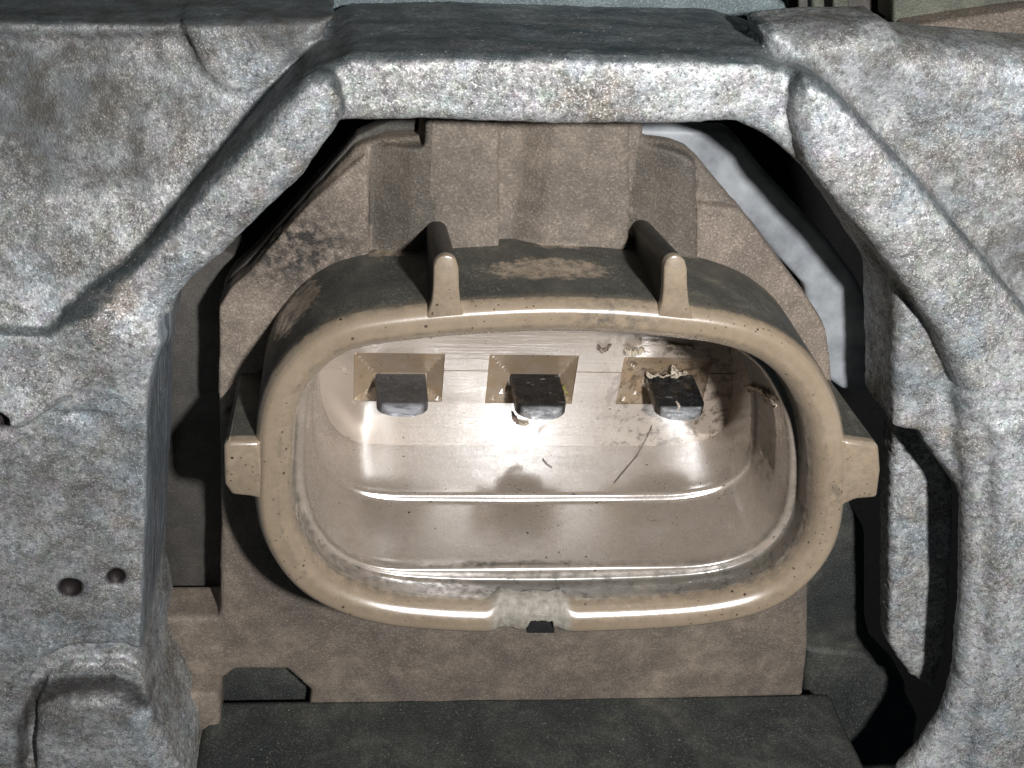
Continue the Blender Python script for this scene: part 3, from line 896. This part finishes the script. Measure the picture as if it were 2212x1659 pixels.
HS = empty('grey_housing', P(420, 1330, 1.0).tolist(), 'dull grey brown housing wall seen through the gap left of the socket', 'housing')
q = tr([(250, 540), (440, 520), (520, 560), (520, 1282), (250, 1262)], 1.02)
prism(q, q, 1.02, 1.3, 'housing_wall', M_HOUSE, bev=.02, parent=HS)
q = tr([(250, 1262), (520, 1276), (520, 1420), (250, 1420)], 1.12)
prism(q, q, 1.12, 1.3, 'step', M_HOUSE, bev=.02, parent=HS)

# top edge: covers beyond the bracket
q = tr([(-300, -160), (1500, -160), (1600, -60), (1720, 25), (1500, 70), (900, 70), (450, 60), (-300, 40)], .97)
o = prism(q, q, .97, 1.2, 'bluish_cover', M_BLUE, bev=.05); o.parent = None; o.location = (0, 0, 0)
tag(o, 'pale bluish cover edge showing above the top bar', 'cover')
q = tr([(1742, -200), (1775, -200), (1784, 40), (1770, 70), (1756, 40)], .7)
o = prism(q, q, .7, .78, 'grey_prong', M_OLIVE, bev=.015); o.parent = None; o.location = (0, 0, 0)
tag(o, 'narrow pointed grey prong at the top edge left of the flat post', 'prong')
q = tr([(1800, -200), (1835, -200), (1835, 80), (1800, 80)], .78)
o = prism(q, q, .78, .9, 'flat_post', M_OLIVE, bev=.012); o.parent = None; o.location = (0, 0, 0)
tag(o, 'flat olive grey post at the top edge right of the prong', 'post')
q = tr([(1700, -250), (1924, -250), (1924, 110), (1700, 110)], 1.0)
o = prism(q, q, 1.0, 1.2, 'dark_cover', M_HOUSE, bev=.012); o.parent = None; o.location = (0, 0, 0)
tag(o, 'dark grey green cover behind the post at the top right', 'cover')
q = tr([(1930, -250), (2500, -250), (2500, 5), (2212, 15), (2100, 30), (1930, 52)], .75)
o = prism(q, q, .75, .95, 'olive_cover', M_OLIVE, bev=.015); o.parent = None; o.location = (0, 0, 0)
tag(o, 'plain olive cover above the brown block in the top right corner', 'cover')
q = tr([(1960, 58), (2100, 36), (2212, 20), (2500, 0), (2500, 200), (1960, 200)], .62)
o = prism(q, q, .62, .9, 'brown_block', M_BROWN, bev=.02); o.parent = None; o.location = (0, 0, 0)
tag(o, 'rough rusty brown block lying along the top right bracket edge', 'block')

# ------------------------------------------------------------------ loose debris
bpy.context.view_layer.update()
DG = bpy.context.evaluated_depsgraph_get()


def hit(px, py):
    r = Vector(ray(px, py)).normalized()
    ok, loc, nrm, *_ = SC.ray_cast(DG, Vector(CAMP), r)
    return loc, nrm


def shaving(pts, w, label, mat, seed, lift=.006, thick=.006, curl=.5, cat='shaving', group='plastic shavings in the socket'):
    """a ragged curled flake whose spine runs along the surface under the picture points"""
    r = np.random.default_rng(seed)
    base = []
    for a, b in pts:
        l, n = hit(a, b); base.append(np.array(l) + np.array(n) * lift)
    n0 = np.array(hit(*pts[len(pts)//2])[1])
    s = spline(np.array(base), 22, False)
    V, F_ = [], []
    for i, p in enumerate(s):
        t = s[min(i+1, len(s)-1)] - s[max(i-1, 0)]; t /= np.linalg.norm(t) + 1e-9
        side = np.cross(t, n0); side /= np.linalg.norm(side) + 1e-9
        ww = w * (.35 + .65 * math.sin(math.pi * (i + .6) / 23.)) * r.uniform(.55, 1.25)
        up = n0 * (curl * w * abs(math.sin(i * .55 + seed)))
        k = 5
        for j in range(k):
            u = j / (k - 1) * 2 - 1
            V.append(p + side * u * ww * r.uniform(.8, 1.15) + up + n0 * (w * curl * (u * u) * r.uniform(.3, 1.1)))
    top = len(V)
    V += [v - n0 * thick for v in V]
    k = 5; m = len(s)
    for i in range(m - 1):
        for j in range(k - 1):
            q = i*k + j; F_ += [(q, q + 1, q + k + 1, q + k), (top + q, top + q + k, top + q + k + 1, top + q + 1)]
        F_ += [(i*k, (i+1)*k, top + (i+1)*k, top + i*k), (i*k + k - 1, top + i*k + k - 1, top + (i+1)*k + k - 1, (i+1)*k + k - 1)]
    for e in (0, (m - 1) * k):
        for j in range(k - 1): F_.append((e + j, top + e + j, top + e + j + 1, e + j + 1))
    c = np.mean(V, 0)
    me = mesh('shaving', [v - c for v in V], F_)
    bm = bmesh.new(); bm.from_mesh(me); bmesh.ops.recalc_face_normals(bm, faces=bm.faces); bm.to_mesh(me); bm.free()
    o = link('shaving', me, mat, smooth=False); o.location = c
    return tag(o, label, cat, group)


shaving([(1396, 800), (1420, 812), (1445, 806), (1470, 800), (1478, 794)], .026, 'ragged pale shaving lying across the base of the right blade', M_SHAV, 3, .01, .006, .7)
shaving([(1452, 782), (1456, 793), (1466, 801)], .020, 'small upright pale flake behind the right blade', M_SHAV, 4, .012, .006, .8)
shaving([(1615, 833), (1635, 838), (1655, 846), (1668, 858), (1686, 872)], .022, 'pale curled shaving stuck on the right inner wall', M_SHAV, 6, .008, .006, .7)
shaving([(1350, 748), (1362, 752), (1376, 750), (1390, 745)], .030, 'white crumpled shaving under the upper lip above the right recess', M_SHAV, 9, .01, .006, .8)
shaving([(1290, 742), (1300, 752), (1310, 748), (1318, 738)], .014, 'dark brown curl hanging under the upper lip beside the middle recess', M_SHAVD, 12, .01, .006, .8)
shaving([(1440, 742), (1465, 746), (1500, 750)], .012, 'thin pinkish flake along the upper lip above the right blade', M_SHAV, 14, .006, .006, .6)
shaving([(1120, 908), (1130, 914), (1142, 911)], .012, 'tiny cream flake on the wall below the middle blade', M_SHAV, 15, .006, .006, .6)
shaving([(1460, 868), (1466, 878), (1463, 886)], .008, 'tiny white speck on top of the right blade', M_SHAV, 17, .004, .004, .4)
shaving([(1222, 832), (1215, 842), (1226, 850)], .010, 'yellow green corrosion crumb on the right edge of the middle blade',
        mat_simple('yellow_corrosion', (.30, .27, .08), (.45, .42, .16), .6, 0., 30), 19, .004, .004, .5, 'corrosion crumb', 'crumbs on the blades')
shaving([(1106, 890), (1113, 905), (1124, 916)], .012, 'black crumb of grease at the left foot of the middle blade', M_SHAVD, 21, .004, .006, .5, 'grease crumb', 'crumbs on the blades')


def fibre(pts, rad, label):
    base = []
    for a, b in pts:
        l, n = hit(a, b); base.append(np.array(l) + np.array(n) * .006)
    s = spline(np.array(base), 30, False); V, F_ = [], []
    for i, p in enumerate(s):
        t = s[min(i+1, 29)] - s[max(i-1, 0)]; t /= np.linalg.norm(t)
        u = np.cross(t, (0, .3, 1)); u /= np.linalg.norm(u); v = np.cross(t, u)
        for k in range(5):
            an = k * 2 * math.pi / 5; V.append(p + rad * (u * math.cos(an) + v * math.sin(an)))
    for i in range(29):
        for k in range(5): F_.append((i*5 + k, i*5 + (k+1) % 5, (i+1)*5 + (k+1) % 5, (i+1)*5 + k))
    F_.append((4, 3, 2, 1, 0)); F_.append((145, 146, 147, 148, 149))
    c = np.mean(V, 0); o = link('fibre', mesh('fibre', [q - c for q in V], F_), M_HAIR); o.location = c
    return tag(o, label, 'fibre')


fibre([(1408, 918), (1396, 945), (1375, 985), (1350, 1015), (1326, 1044)], .0022, 'thin dark hair lying across the glossy floor of the socket')
fibre([(1172, 992), (1180, 1002), (1192, 1010)], .0028, 'short dark fibre on the glossy floor below the middle blade')
